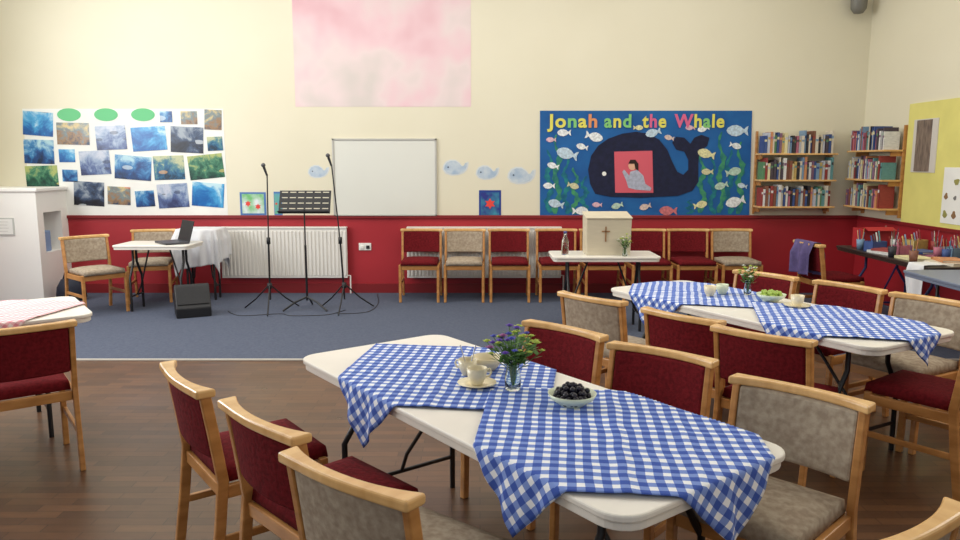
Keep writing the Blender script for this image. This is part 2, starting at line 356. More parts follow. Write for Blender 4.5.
for w, u0, u1, idx in (('Jonah', 547, 597, (0, 0, 2, 0, 3)), ('and', 604, 631, (2, 0, 2)), ('the', 642, 666, (0, 1, 0)), ('Whale', 674, 724, (1, 0, 2, 0, 0))):
    text_mesh('lettering', w, WX(u1, 122)-WX(u0, 122), 0.165, lm, idx, (WX(u0, 122), WY-0.02, WZ(127.5)), board)

# sea creature cut-outs on the wall
bluec = mat('grey_blue_crayon', (164, 184, 204), 0.9, c2=(200, 210, 216), scale=10)
palec = mat('pale_blue_paper', (212, 216, 216), .9)
creat = [(-1.05, .15), (-1.0, -.2), (-.8, -.5), (-.4, -.68), (.05, -.66), (.4, -.42), (.65, -.12), (.85, -.2), (1.0, -.5), (1.15, -.45), (1.12, -.1), (1.0, .2), (.75, .45), (.3, .62), (-.3, .66), (-.8, .5)]
for (u, v, s, dd) in ((318, 172, 9, 1), (455, 168, 11, 1), (487, 173, 10, 1), (521, 176, 12, 1)):
    e = E('creature_drawing', (0, 0, 0), 0, 'cut-out paper whale shape coloured in pale grey-blue', 'drawing', 'blue sea creature drawings')
    MB().prism([wpt(u+dd*s*1.08*a, v+s*1.1*b) for a, b in creat], WY, 0.002).make('paper', palec, e)
    MB().prism([wpt(u+dd*s*.94*a, v+s*.92*b) for a, b in creat], WY-0.002, 0.002).make('creature', bluec, e)
    MB().prism([wpt(u+dd*s*-.62+s*.09*math.cos(k), v-s*.05+s*.09*math.sin(k)) for k in range(6)], WY-0.004, 0.001).make('eye', mat('slate_ink', (90, 100, 120), .8), e)
for (u, v, w, h, lab) in ((253, 204, 27, 23, 'blue-bordered drawing with red flowers in a green meadow'), (490, 204, 22, 27, 'dark blue picture with an orange flower'), (278, 204, 9, 24, 'narrow colourful crayon strip drawing')):
    e = E('drawing', (0, 0, 0), 0, lab, 'drawing')
    (xa, za), (xb, zb) = wpt(u-w/2, v-h/2), wpt(u+w/2, v+h/2)
    MB().box(((xa+xb)/2, WY-0.002, (za+zb)/2), (xb-xa, 0.004, za-zb)).make('mount', mat('blue_mount', (80, 120, 176) if u < 300 else (30, 60, 140), .8), e)
    MB().box(((xa+xb)/2, WY-0.005, (za+zb)/2), ((xb-xa)*.84, 0.002, (za-zb)*.84)).make('picture', mat('meadow_picture', (110, 184, 110) if u < 300 else (40, 50, 130), .8, c2=(222, 230, 232) if u == 253 else ((90, 150, 200) if u < 300 else (60, 150, 170)), scale=7), e)
    fl = [(u, v)] if u == 490 else [(u-5*w/27, v), (u+5*w/27, v+3)]
    for qq in fl:
        r = 5.5 if u == 490 else 3.2*min(1, w/20)
        MB().prism([wpt(qq[0]+r*(1 if i % 2 else .55)*math.cos(i*math.pi/6), qq[1]+r*(1 if i % 2 else .55)*math.sin(i*math.pi/6)) for i in range(12)], WY-0.006, 0.002).make('painted_flower', mat('red_flower_paint', (226, 70, 60), .8), e)
so = E('power_socket', (WX(365, 247), WY, WZ(247)), 0, 'white double power socket on red wall', 'socket')
MB().box((0, -0.006, 0), (0.15, 0.012, 0.088)).make('plate', white, so, bevel=0.003)
MB().box((-.036, -0.016, -0.005), (0.04, 0.02, 0.04)).make('plug', white, so, bevel=0.004)
MB().box((.036, -0.016, -0.005), (0.04, 0.02, 0.04)).make('plug', dark, so, bevel=0.004)
sp = E('wall_sensor', (4.32, 8.86, 3.36), 0, 'small grey rounded sensor unit high in the corner', 'sensor')
MB().lathe([(0.0, -.10), (.05, -.09), (.085, -.04), (.09, .06), (.09, .12), (0, .12)], seg=20).make('housing', mat('grey_plastic', (120, 118, 110), .5), sp)
MB().box((0, 0.1, 0.04), (0.05, 0.10, 0.05)).make('bracket', dark, sp)

# ------------------------------------------------------------------ radiators
def radiator(x0, x1):
    e = E('radiator', ((x0+x1)/2, WY, 0.2), 0, 'white ribbed panel radiator mounted under the red wall', 'radiator')
    w = x1-x0
    b = MB().box((0, -0.06, 0.30), (w, 0.03, 0.60)); n = int(w/0.045)
    for i in range(n): b.box((-w/2+(i+.5)*w/n, -0.08, 0.30), (w/n*0.55, 0.014, 0.54))
    b.make('panel', radm, e, bevel=0.004, seg=1)
    MB().box((0, -0.05, 0.61), (w, 0.075, 0.02)).make('grille', radm, e, bevel=0.003)
    MB().tube([(w/2-0.02, -0.06, 0.03), (w/2+0.03, -0.06, 0.03), (w/2+0.03, -0.06, -0.19)], 0.009).make('pipe', radm, e)
    for sx in (-1, 1): MB().box((sx*w*.35, -0.025, 0.35), (0.03, 0.045, 0.3)).make('bracket', steel, e)
radiator(-3.12, -1.60); radiator(-0.88, 0.98)

# ------------------------------------------------------------------ chair
def curved(hw, bow, z0, z1, th, yf, n=12, endw=0.0):
    b = MB(); vs = []; fs = []
    for i in range(n+1):
        t = -1+2*i/n; x = t*hw; yo = -bow*(1-t*t); w = th/2+endw*abs(t)**3
        for z in (z0, z1):
            vs += [(x, yf(z)+yo-w, z), (x, yf(z)+yo+w, z)]
    for i in range(n):
        o = i*4; p = o+4
        fs += [(o, p, p+2, o+2), (o+1, o+3, p+3, p+1), (o, o+1, p+1, p), (o+2, p+2, p+3, o+3)]
    fs += [(0, 2, 3, 1), (n*4, n*4+1, n*4+3, n*4+2)]
    return b.add(vs, fs)
def chair(fab, lab):
    e = E('chair', (0, 0, 0), 0, lab, 'chair')
    yf = lambda z: 0.055-(z-0.44)/0.35*0.05
    for sx in (-1, 1):
        MB().sweep([(sx*0.225, 0.0, 0), (sx*0.225, 0.035, 0.25), (sx*0.225, 0.055, 0.44), (sx*0.225, 0.03, 0.62), (sx*0.225, 0.006, 0.775)], 0.026, 0.040).make('leg', oak, e, bevel=0.005)
        MB().sweep([(sx*0.215, 0.465, 0), (sx*0.215, 0.455, 0.43)], 0.030, 0.034).make('leg', oak, e, bevel=0.005)
        MB().box((sx*0.22, 0.245, 0.21), (0.02, 0.40, 0.030)).make('stretcher', oak, e, bevel=0.004)
        MB().box((sx*0.218, 0.255, 0.395), (0.024, 0.39, 0.05)).make('seat_rail', oak, e, bevel=0.004)
    MB().box((0, 0.455, 0.395), (0.40, 0.022, 0.05)).make('seat_rail', oak, e, bevel=0.004)
    MB().box((0, 0.055, 0.395), (0.42, 0.022, 0.05)).make('seat_rail', oak, e, bevel=0.004)
    c = MB(); n = 8; vs = []; fs = []
    for j in range(n+1):
        for i in range(n+1):
            u = -1+2*i/n; v = -1+2*j/n; vs.append((u*0.202, 0.27+v*0.205, 0.47+0.022*(1-u**4)*(1-v**4)))
    for j in range(n):
        for i in range(n): q = j*(n+1)+i; fs.append((q, q+1, q+n+2, q+n+1))
    c.add(vs, fs, 0, True)
    o2 = [(i, 0) for i in range(n)]+[(n, j) for j in range(n)]+[(n-i, n) for i in range(n)]+[(0, n-j) for j in range(n)]
    top = [j*(n+1)+i for i, j in o2]; base = len(c.v)
    c.v += [(vs[k][0]*1.03, 0.27+(vs[k][1]-0.27)*1.03, 0.425) for k in top]
    m = len(top)
    for k in range(m): c.f.append([top[k], base+k, base+(k+1) % m, top[(k+1) % m]]); c.mi.append(0); c.sm.append(True)
    c.f.append([base+k for k in range(m)]); c.mi.append(0); c.sm.append(False)
    c.make('seat', fab, e)
    curved(0.212, 0.03, 0.525, 0.768, 0.034, yf).make('backrest', fab, e, bevel=0.012)
    curved(0.250, 0.035, 0.768, 0.800, 0.040, lambda z: 0.006, n=16, endw=0.016).make('top_rail', oak_l, e, bevel=0.009, seg=3)
    return e
LM = 'light oak chair with maroon seat and back'
LB = 'light oak chair with beige tweed seat'
protoM = chair(maroon, LM); protoB = chair(tweed, LB)
used = {'M': False, 'B': False}
def put(kind, x, y, fx, fy, z=0, lab=None, group=None):
    rz = math.atan2(fy, fx)-math.pi/2; p = protoM if kind == 'M' else protoB
    base = LM if kind == 'M' else LB
    if not used[kind]:
        used[kind] = True; p.location = (x, y, z); p.rotation_euler = (0, 0, rz); o = p
    else: o = clone(p, (x, y, z), rz)
    o['label'] = base+(' '+lab if lab else '')
    if group: o['group'] = group
    elif 'group' in o: del o['group']
    return o
G1 = 'chairs around the nearest gingham-covered table'; G2 = 'chairs around the second gingham-covered table'; G3 = 'row of chairs against the red wall'
put('M', -1.12, 2.74, .8, .6, 0, None, G1)
put('M', -.70, 2.285, .72, .69, 0, None, G1)
put('B', -.351, 1.85, .62, .78, 0, None, G1)
put('M', .41, 3.56, -.72, -.69, 0, None, G1)
put('M', .774, 3.11, -.66, -.75, 0, None, G1)
put('B', 1.137, 2.575, -.72, -.70, 0, None, G1)
put('B', .93, 1.55, -.51, .86, 0, None, G1)
put('B', .666, 4.41, .74, .67, 0, None, G2)
put('M', 1.067, 3.887, .77, .64, 0, None, G2)
put('M', 1.33, 3.45, .70, .71, 0, None, G2)
put('M', 2.44, 3.47, -.6, .8, 0, None, G2)
put('M', 2.06, 5.33, -.8, -.6, 0, None, G2)
put('M', 2.42, 4.83, -.87, -.5, 0, None, G2)
put('B', 2.68, 4.35, -.87, -.5, 0, None, G2)
put('M', -2.26, 3.585, -.6, .8, 0, 'beside pink tablecloth')
for k, x in zip('MBMMMMMB', (-.69, -.18, .34, .90, 1.42, 1.95, 2.46, 2.97)): put(k, x, 8.82, 0, -1, CZ, None, G3)
put('B', -4.26, 8.00, .75, -.66, CZ, 'beside laptop table')
put('B', -3.84, 8.76, .25, -.97, CZ, 'behind laptop table')
put('M', 3.25, 7.35, 1, .1, CZ, 'carrying lilac jacket')

# ------------------------------------------------------------------ folding tables
def rrect(hx, hy, r, n=6):
    p = []
    for cx, cy, a0 in ((hx-r, hy-r, 0), (-hx+r, hy-r, 90), (-hx+r, -hy+r, 180), (hx-r, -hy+r, 270)):
        for i in range(n+1):
            a = math.radians(a0+90*i/n); p.append((cx+r*math.cos(a), cy+r*math.sin(a)))
    return p
def table(x, y, rz, L, W, lab, z=0, top=plastic, H=0.72, r=0.09, legm=black):
    e = E('folding_table', (x, y, z), rz, lab, 'table')
    MB().flat(rrect(L/2, W/2, r), H-0.022, H).make('table_top', top, e, bevel=0.006)
    MB().flat(rrect(L/2-0.008, W/2-0.008, r), H-0.048, H-0.022).make('table_skirt', top, e, bevel=0.004)
    for s in (-1, 1):
        xx = s*(L/2-0.26*min(1, L/1.6)); hy = W/2-0.10
        for t in (-1, 1):
            MB().tube([(xx, t*(hy-0.10), H-0.05), (xx, t*(hy-0.10), H-0.20), (xx, t*(hy-0.04), H-0.30), (xx, t*hy, H-0.36), (xx, t*hy, 0.0)], 0.0135).make('leg', legm, e)
        MB().tube([(xx, -hy, 0.16), (xx, hy, 0.16)], 0.010).make('crossbar', legm, e)
        MB().tube([(xx, 0, 0.16), (xx-s*0.05, 0, 0.26), (xx-s*L*0.20, 0, H-0.06)], 0.009).make('brace', legm, e)
    return e
A1 = math.atan2(-.8, .6); T1 = (0.07, 2.751, A1, 1.98, 0.78)
A2 = math.atan2(-.87, .5); T2 = (1.70, 4.49, A2, 1.98, 0.75)
A3 = math.atan2(.6, .8); T3 = (-3.27, 3.97, A3, 2.0, 0.76)
table(*T1, 'white folding table with two blue gingham cloths')
table(*T2, 'white folding table dressed with gingham for tea')
table(*T3, 'white folding table with pink gingham cloth')
table(-3.45, 7.98, 0, .80, .48, 'small white folding table carrying a laptop', CZ, r=0.04)
table(1.17, 7.05, 0, 1.0, .5, 'small white folding table carrying a wooden lectern', CZ, r=0.05)
table(3.76, 5.50, math.pi/2, 1.1, .62, 'grey-blue topped folding table with dark legs', 0, top=mat('grey_blue_top', (120, 130, 150), .35), r=0.04)

def drape(name, T, topz, cc, crot, size, m, label, cat, r=0.09, n=72, z=0, ripple=0.012, group=None):
    x0, y0, rz, L, W = T; hx, hy = L/2, W/2
    vs = []; fs = []; uvs = []
    ca, sa = math.cos(crot), math.sin(crot)
    def sd(px, py):
        qx, qy = abs(px)-(hx-r), abs(py)-(hy-r)
        ox, oy = max(qx, 0), max(qy, 0); l = math.hypot(ox, oy)
        d = l+min(max(qx, qy), 0)-r
        if l > 1e-6: nx, ny = ox/l, oy/l
        elif qx > qy: nx, ny = 1, 0
        else: nx, ny = 0, 1
        return d, nx*(1 if px > 0 else -1), ny*(1 if py > 0 else -1)
    for j in range(n+1):
        for i in range(n+1):
            u = (i/n-.5)*size[0]; v = (j/n-.5)*size[1]
            px = cc[0]+u*ca-v*sa; py = cc[1]+u*sa+v*ca
            crease = .004*math.exp(-(u/.022)**2)+.004*math.exp(-(v/.022)**2)+.003*math.exp(-((u-.21)/.018)**2)+.003*math.exp(-((v+.21)/.018)**2)
            d, nx, ny = sd(px, py); f0 = min(1, max(0, -d/0.04)); zz = topz+0.006+(crease+0.0015*(1+math.sin(u*13+v*6)*math.sin(v*15+u*3)))*f0*.8
            if d > 0:
                qx, qy = px-nx*d, py-ny*d
                tcoord = qx*abs(ny)+qy*abs(nx)+0.6*math.atan2(ny, nx)*r
                f = min(1, d/0.12); out = 0.006+f*(ripple*(1.0+math.sin(tcoord*38+1.3))+ripple*.4*(1+math.sin(tcoord*71)))
                px, py = qx+nx*out, qy+ny*out
                zz = topz+0.006-max(0, d-0.003)
            vs.append((px, py, zz)); uvs.append((u+5, v+5))
    for j in range(n):
        for i in range(n): q = j*(n+1)+i; fs.append((q, q+1, q+n+2, q+n+1))
    me = bpy.data.meshes.new(name); me.from_pydata(vs, [], fs); me.materials.append(m)
    ul = me.uv_layers.new(name='UVMap')
    for l in me.loops: ul.data[l.index].uv = uvs[l.vertex_index]
    for p in me.polygons: p.use_smooth = True
    o = bpy.data.objects.new(name, me); COL.objects.link(o); o.location = (x0, y0, z); o.rotation_euler = (0, 0, rz)
    s = o.modifiers.new('thick', 'SOLIDIFY'); s.thickness = 0.002; s.offset = 1
    return meta(o, label, cat, group)
q = math.pi/4
drape('tablecloth', T1, .72, (-.33, .0), q, (.88, .88), gb, 'blue and white gingham square laid cornerwise with hanging corner', 'tablecloth', ripple=.010)
drape('tablecloth', T1, .7235, (.575, .035), q+.03, (.90, .90), gb, 'blue and white gingham square draped over the table end', 'tablecloth', ripple=.009)
drape('tablecloth', T2, .72, (-.50, 0), q, (.88, .88), gb, 'blue and white gingham square laid cornerwise on second table', 'tablecloth', ripple=.010)
drape('tablecloth', T2, .7235, (.53, .03), q, (.86, .86), gb, 'blue gingham square hanging over second table end', 'tablecloth', ripple=.010)
drape('tablecloth', T3, .72, (.40, 0), q, (.9, .9), gp, 'pink and white gingham square on folding table', 'tablecloth')
drape('jacket', (3.25-.01, 7.35, math.atan2(.1, 1)-math.pi/2, .40, .05), .803, (0, 0), 0, (.36, .70), purple, 'lilac jacket hung over a chair back', 'jacket', r=0.02, z=CZ, ripple=0.024)

# ------------------------------------------------------------------ tableware
TZ = 0.730
def teacup(x, y, z, m, lab, a=0):
    e = E('teacup', (x, y, z), a, lab, 'cup')
    MB().lathe([(0, 0), (.022, 0), (.024, .004), (.036, .028), (.040, .066), (.038, .066), (.033, .028), (.02, .008), (0, .007)]).make('cup_body', m, e)
    MB().tube([(.036, 0, .054), (.055, 0, .056), (.062, 0, .042), (.054, 0, .026), (.034, 0, .024)], .004, 8).make('handle', m, e)
def saucer(x, y, z, m, lab):
    meta(MB().lathe([(0, 0), (.04, 0), (.075, .012), (.077, .015), (.04, .005), (0, .005)]).make('saucer', m, loc=(x, y, z)), lab, 'saucer')
def bowl(x, y, z, R, h, m, lab):
    meta(MB().lathe([(0, 0), (R*.5, 0), (R*.55, .006), (R*.9, h*.6), (R, h), (R-.004, h), (R*.86, h*.6), (R*.5, .010), (0, .009)], seg=28).make('bowl', m, loc=(x, y, z)), lab, 'bowl')
saucer(-.012, 2.83, TZ, china, 'cream saucer under a teacup on gingham'); teacup(-.012, 2.83, TZ+.006, china, 'cream china teacup on its saucer', 0.4)
bowl(.03, 3.06, TZ, .07, .055, china, 'cream bowl beside the vase on gingham cloth')
teacup(-.05, 2.98, TZ, china, 'cream china teacup standing on gingham', 2.6)
bowl(.331, 2.59, TZ+.002, .088, .045, chinaw, 'pale green-white bowl holding dark grapes')
saucer(1.91, 4.42, TZ, china, 'cream saucer on the second table'); teacup(1.91, 4.42, TZ+.006, china, 'cream china teacup on second table', 1.0)
bowl(1.83, 4.62, TZ, .09, .045, chinaw, 'white bowl holding green grapes')
teacup(1.60, 4.86, TZ, chinaw, 'white teacup beside a vase of leaves', 2.0)
teacup(1.50, 4.80, TZ, china, 'cream teacup beside a vase of leaves', 1.0)
def spoon(loc, rz, rot, lab):
    e = E('teaspoon', loc, rz, lab, 'spoon'); e.rotation_euler = (0, rot, rz)
    MB().tube([(0, 0, 0), (.11, 0, 0)], [.0018, .003], 6).make('handle', steel, e)
    MB().lathe([(0, -.002), (.009, 0), (.011, .002), (0, .0005)], (-.008, 0, 0)).make('spoon_end', steel, e)
spoon((-.05, 2.98, TZ+.018), 2.2, -1.05, 'steel teaspoon leaning in a cream teacup')
spoon((-.045, 2.975, TZ+.018), 1.0, -1.1, 'steel teaspoon leaning in a cream teacup')
def grapes(x, y, z, R, n, m, lab, grp, rad):
    b = MB(); pr = [(rad*math.sin(t*math.pi/8), -rad*math.cos(t*math.pi/8)) for t in range(9)]
    b.lathe(pr, seg=12); first = None; k = 0
    lay = [(R*.30, .015, 6), (R*.64, .022, 13), (R*.38, .034, 8), (R*.74, .038, 16), (R*.12, .040, 3), (R*.5, .052, 10), (R*.2, .056, 5), (R*.66, .054, 9), (R*.34, .068, 7), (R*.05, .078, 2)]
    for (rr, zz, c) in lay:
        for i in range(c):
            if k >= n: return
            a = 2*math.pi*i/c+rr*40+random.uniform(-.15, .15); p = (x+rr*math.cos(a), y+rr*math.sin(a), z+zz+random.uniform(-.003, .003))
            if first is None: first = b.make('grape', m, loc=p); o = first
            else: o = first.copy(); COL.objects.link(o); o.location = p
            meta(o, lab, 'grape', grp); k += 1
gd = mat('dark_grape', (22, 17, 34), .3, var=.3, scale=50); gg = mat('green_grape', (158, 184, 80), .3, var=.2, scale=30)
grapes(.331, 2.59, TZ, .080, 80, gd, 'plump black grape in a heaped bowl', 'black grapes in bowl', .0105)
grapes(1.83, 4.62, TZ, .076, 70, gg, 'pale green grape in a heaped bowl', 'green grapes in bowl', .0115)

stemm = mat('green_stem', (88, 130, 60), .7)
blooms = [mat('purple_petal', (104, 74, 170), .8), mat('blue_petal', (84, 90, 184), .8), mat('white_petal', (226, 226, 208), .8), mat('lime_bloom', (176, 192, 84), .8), mat('mauve_petal', (160, 96, 150), .8)]
vm = [(.020, 0), (.026, .004), (.028, .04), (.020, .085), (.024, .11), (.022, .11), (.018, .085), (.025, .04), (.022, .010), (0, .009)]
def posy(x, y, z, n, cols, lab, stemlab, h=.16, sp=.10, vs=1.0, leafy=3, word='wildflower'):
    meta(MB().lathe([(0, 0)]+[(a*vs, b*vs) for a, b in vm]).make('vase', glass, loc=(x, y, z)), 'small clear glass vase of '+lab, 'vase')
    for i in range(n):
        a = i*2.4; rr = sp*math.sqrt((i+.5)/n); H = h*(1.15-.4*(i+.5)/n)+random.uniform(-.02, .02)+.05
        ci = cols[i % len(cols)]
        if leafy > 3: ci = 3 if math.cos(a) > .15 and i % 4 else ci
        e = E(word, (x, y, z), 0, stemlab, 'flower', lab+' in a vase')
        tip = Vector((rr*math.cos(a), rr*math.sin(a), H)); mid = Vector((rr*.15*math.cos(a), rr*.15*math.sin(a), H*.5))
        s = MB().tube([(0.004*math.cos(a), 0.004*math.sin(a), .015), mid, tip], .0014, 6)
        for t in range(leafy):
            c = mid.lerp(tip, .15+.8*t/leafy); d = Vector((math.cos(a+2*t), math.sin(a+2*t), .35)).normalized(); w = d.cross(Vector((0, 0, 1))).normalized()
            s.add([c, c+d*.018+w*.010, c+d*.044, c+d*.018-w*.010], [(0, 1, 2, 3)])
        s.make('stem', stemm, e)
        b = MB(); R = random.uniform(.012, .018)
        for k in range(7):
            aa = k*2*math.pi/7; d = Vector((math.cos(aa), math.sin(aa), .45)); w = Vector((-math.sin(aa), math.cos(aa), 0))
            b.add([tip, tip+d*R*.6+w*R*.45, tip+d*R*1.1, tip+d*R*.6-w*R*.45], [(0, 1, 2, 3)])
        b.lathe([(0, 0), (R*.5, R*.2), (R*.5, R*.6), (0, R*.8)], tip, 8)
        b.make('bloom', blooms[ci], e)
posy(.126, 2.766, TZ+.002, 38, [0, 1, 3, 0, 4, 3, 0], 'purple and green wildflowers', 'purple or lime wildflower standing in a glass vase', .155, .115, 1.15, 5)
posy(1.76, 4.84, TZ, 16, [2, 3, 3, 2], 'white and green sprigs', 'white and green sprig in a glass vase', .12, .07, .9)

# ------------------------------------------------------------------ laptop corner
lp = E('laptop', (-3.30, 7.96, .72+CZ), -.85, 'open dark laptop on a small white table', 'laptop')
MB().box((0, 0, .011), (.34, .25, .022)).make('keyboard_base', mat('grey_laptop', (60, 60, 66), .4), lp, bevel=.005)
MB().box((0, .155, .125), (.34, .010, .23), R=Matrix.Rotation(-.28, 3, 'X')).make('screen', dark, lp, bevel=.004)
table(-3.22, 8.60, 0, .46, .36, 'small black-legged stand beneath a white dust sheet', CZ, H=.82, r=.04)
drape('dust_sheet', (-3.22, 8.60, 0, .46, .36), .82, (0.03, -.02), .15, (1.1, 1.15), sheetm, 'white dust sheet draped over a small stand', 'cloth', r=.05, z=CZ, ripple=.022)
sw = E('stage_monitor', (-3.0, 7.66, CZ), .45, 'black wedge floor monitor speaker on carpet', 'speaker')
w = MB(); P = [(-.15, 0), (.15, 0), (.16, .10), (.0, .33), (-.13, .28)]
w.v = [(-.17, a, b) for a, b in P]+[(.17, a, b) for a, b in P]
w.f = [[0, 1, 2, 3, 4], [9, 8, 7, 6, 5]]+[[i, (i+1) % 5, 5+(i+1) % 5, 5+i] for i in range(5)]; w.mi = [0]*7; w.sm = [False]*7
w.make('cabinet', dark, sw, rot=(0, 0, math.pi), bevel=.01)
MB().box((0, 0, 0), (.30, .008, .20), R=Matrix.Rotation(-.61, 3, 'X')).make('grille', mat('grille_black', (26, 26, 28), .7, var=.5, scale=120), sw, loc=(0, -.085, .222))
def bag(x, y, z, s, m, lab, name='bag'):
    e = E(name, (x, y, z), .3, lab, 'bag')
    b = MB(); b.lathe([(0, 0), (.9, 0), (1, .15), (.95, .6), (.7, .95), (.3, 1.0), (0, 1.0)], seg=20)
    b.v = [(a*s*.6*(1+.08*math.sin(5*c)), bb*s*.4, c*s) for a, bb, c in b.v]; b.make('bag_body', m, e)
    MB().tube([(-.3*s, 0, .9*s), (-.2*s, 0, 1.25*s), (.2*s, 0, 1.25*s), (.3*s, 0, .9*s)], .01, 8).make('strap', m, e)
bag(-4.72, 8.5, CZ, .26, mat('dark_blue_bag', (30, 34, 50), .7), 'dark bag on the carpet beside white partition')
# white block with a side recess
pt = E('white_partition', (0, 0, 0), 0, 'low white-painted boxed pier with recess in its side', 'partition')
pm = mat('bright_white_paint', (244, 242, 236), .45, var=.01, scale=3)
XR = -4.97; YF = 8.38
b = MB()
def span(x0, x1, y0, y1, z0, z1): b.box(((x0+x1)/2, (y0+y1)/2, (z0+z1)/2), (x1-x0, y1-y0, z1-z0))
span(-5.98, -5.20, YF, WY-.002, CZ, 1.26)
span(-5.20, XR, YF, WY-.002, CZ, .56)
span(-5.20, XR, YF, WY-.002, 1.02, 1.26)
span(-5.20, XR, YF, YF+.12, .56, 1.02)
span(-5.20, XR, WY-.14, WY-.002, .56, 1.02)
b.make('pier_body', pm, pt)
MB().box(((XR-5.98)/2+.01, (YF+WY)/2-.011, 1.28), (5.98+XR+.03, WY-YF+.02, .04)).make('top_ledge', pm, pt, bevel=.008)
sg = E('notice', (-5.37, YF-.005, .87), 0, 'small framed white notice on white partition', 'sign')
MB().box((0, 0, 0), (.27, .01, .20)).make('frame', mat('grey_frame', (196, 196, 190), .5), sg)
MB().box((0, -.006, 0), (.24, .004, .17)).make('paper', paper, sg)
bl = MB()
for i in range(4): bl.box((0, -.009, .055-.035*i), (.15-.02*(i % 2), .002, .006))
bl.make('faint_print', mat('grey_ink', (206, 204, 198), .8), sg)
meta(MB().box((0, 0, 0), (.14, .16, .24)).make('storage_box', mat('pale_blue_box', (130, 156, 196), .6), loc=(-5.10, 8.64, .56+.12), bevel=.01), 'pale blue box standing in the white recess', 'box')

# ------------------------------------------------------------------ stands
def mic_stand(x, y, H, a0, lean, lab):
    e = E('microphone_stand', (x, y, CZ), a0, lab, 'microphone stand')
    top = Vector((lean, 0, H-.1))
    MB().tube([(0, 0, .12), (lean*.3, 0, .75)], .010).make('lower_pole', black, e)
    MB().tube([(lean*.3, 0, .75), top*0.999], .007).make('upper_pole', black, e)
    MB().lathe([(0, 0), (.02, 0), (.02, .07), (0, .07)], (lean*.3, 0, .72), 12).make('clutch', dark, e)
    MB().lathe([(0, 0), (.025, 0), (.025, .06), (0, .06)], (0, 0, .24), 12).make('hub', dark, e)
    for k in range(3):
        a = k*2*math.pi/3+.5; c, s = math.cos(a), math.sin(a)
        MB().tube([(0.02*c, .02*s, .27), (.18*c, .18*s, .12), (.33*c, .33*s, .012)], .008, 8).make('leg', black, e)
    m = MB().tube([top+Vector((0, 0, -.02)), top+Vector((-.03, 0, .07))], [.010, .014], 10); m.make('microphone', dark, e)
    MB().lathe([(.0, -.024), (.018, -.015), (.024, 0), (.018, .015), (0, .024)], top+Vector((-.035, 0, .09)), 14).make('mic_head', mat('mic_mesh', (90, 90, 92), .5, metal=.5), e)
mic_stand(-2.25, 7.88, 1.56, .2, .02, 'black tripod microphone stand with upright pole')
mic_stand(-1.46, 7.92, 1.66, 0.0, -.10, 'tall black tripod microphone stand tilted slightly')
ms = E('music_stand', (-1.87, 7.95, CZ), 0, 'black orchestral music stand with slotted desk', 'music stand')
MB().tube([(0, 0, .1), (0, 0, .7)], .012).make('lower_pole', black, ms); MB().tube([(0, 0, .7), (0, 0, 1.08)], .008).make('upper_pole', black, ms)
for k in range(3):
    a = k*2*math.pi/3-.5; c, s = math.cos(a), math.sin(a)
    MB().tube([(0, 0, .14), (.14*c, .14*s, .09), (.27*c, .27*s, .01)], .011, 8).make('leg', black, ms)
nx, nz = 25, 21; d = MB(); dv = []; df = []
for j in range(nz+1):
    for i in range(nx+1): dv.append((-.275+.55*i/nx, 0, -.02+.26*j/nz))
for j in range(nz):
    for i in range(nx):
        if j % 5 == 4 and j < nz-1 and i % 4 not in (0,) and i not in (0, nx-1): continue
        q0 = j*(nx+1)+i; df.append((q0, q0+1, q0+nx+2, q0+nx+1))
d.add(dv, df); dk = d.make('desk', black, ms, loc=(0, 0, 1.06), rot=(-.42, 0, 0)); sm = dk.modifiers.new('t', 'SOLIDIFY'); sm.thickness = .004
MB().box((0, -.03, 0), (.55, .06, .005)).make('lip', dark, ms, loc=(0, .0, 1.045), rot=(-.42, 0, 0))
def cable(pts, lab):
    P = []
    n = len(pts)
    for i in range(n-1):
        p0 = pts[max(i-1, 0)]; p1 = pts[i]; p2 = pts[i+1]; p3 = pts[min(i+2, n-1)]
        for t in [k/6 for k in range(6)]:
            P.append(tuple(.5*((2*p1[c])+(-p0[c]+p2[c])*t+(2*p0[c]-5*p1[c]+4*p2[c]-p3[c])*t*t+(-p0[c]+3*p1[c]-3*p2[c]+p3[c])*t**3) for c in range(2)))
    P.append(pts[-1])
    meta(MB().tube([(a, b, CZ+.004) for a, b in P], .0035, 6).make('cable', dark), lab, 'cable')
cable([(-2.7, 7.85), (-2.6, 7.7), (-2.45, 7.6), (-2.1, 7.7), (-1.95, 7.6), (-1.6, 7.65), (-1.45, 7.9)], 'black audio cable snaking over carpet between stands')
cable([(-1.5, 7.7), (-1.2, 7.8), (-1.15, 8.3), (-1.25, 8.9)], 'short black cable running from stand towards wall')

# ------------------------------------------------------------------ lectern group
le = E('lectern', (1.20, 7.07, .72+CZ), 0, 'pale wooden tabletop lectern with a cross on front', 'lectern')
lw = mat('pale_birch', (204, 194, 170), .5, var=.04, scale=6, stretch=(1, 1, 5))
b = MB(); b.v = [(-.205, -.14, 0), (.205, -.14, 0), (.205, .13, 0), (-.205, .13, 0), (-.21, -.15, .34), (.21, -.15, .34), (.21, .13, .38), (-.21, .13, .38)]
b.f = [[0, 1, 2, 3], [4, 5, 6, 7], [0, 1, 5, 4], [1, 2, 6, 5], [2, 3, 7, 6], [3, 0, 4, 7]]; b.mi = [0]*6; b.sm = [False]*6
b.make('lectern_body', lw, le, bevel=.006)
MB().box((0, -.01, .367), (.435, .30, .012), R=Matrix.Rotation(.14, 3, 'X')).make('top_board', lw, le, bevel=.004)
MB().box((-.03, -.148, .20), (.012, .010, .14)).box((-.03, -.148, .225), (.075, .010, .012)).make('cross_emblem', mat('tan_wood', (150, 112, 74), .5), le)
bo = E('bottle', (.80, 6.98, .72+CZ), 0, 'clear plastic water bottle with blue cap', 'bottle')
MB().lathe([(0, 0), (.033, 0), (.035, .01), (.033, .13), (.014, .18), (.013, .20), (0, .20)], seg=18).make('bottle_body', glass, bo)
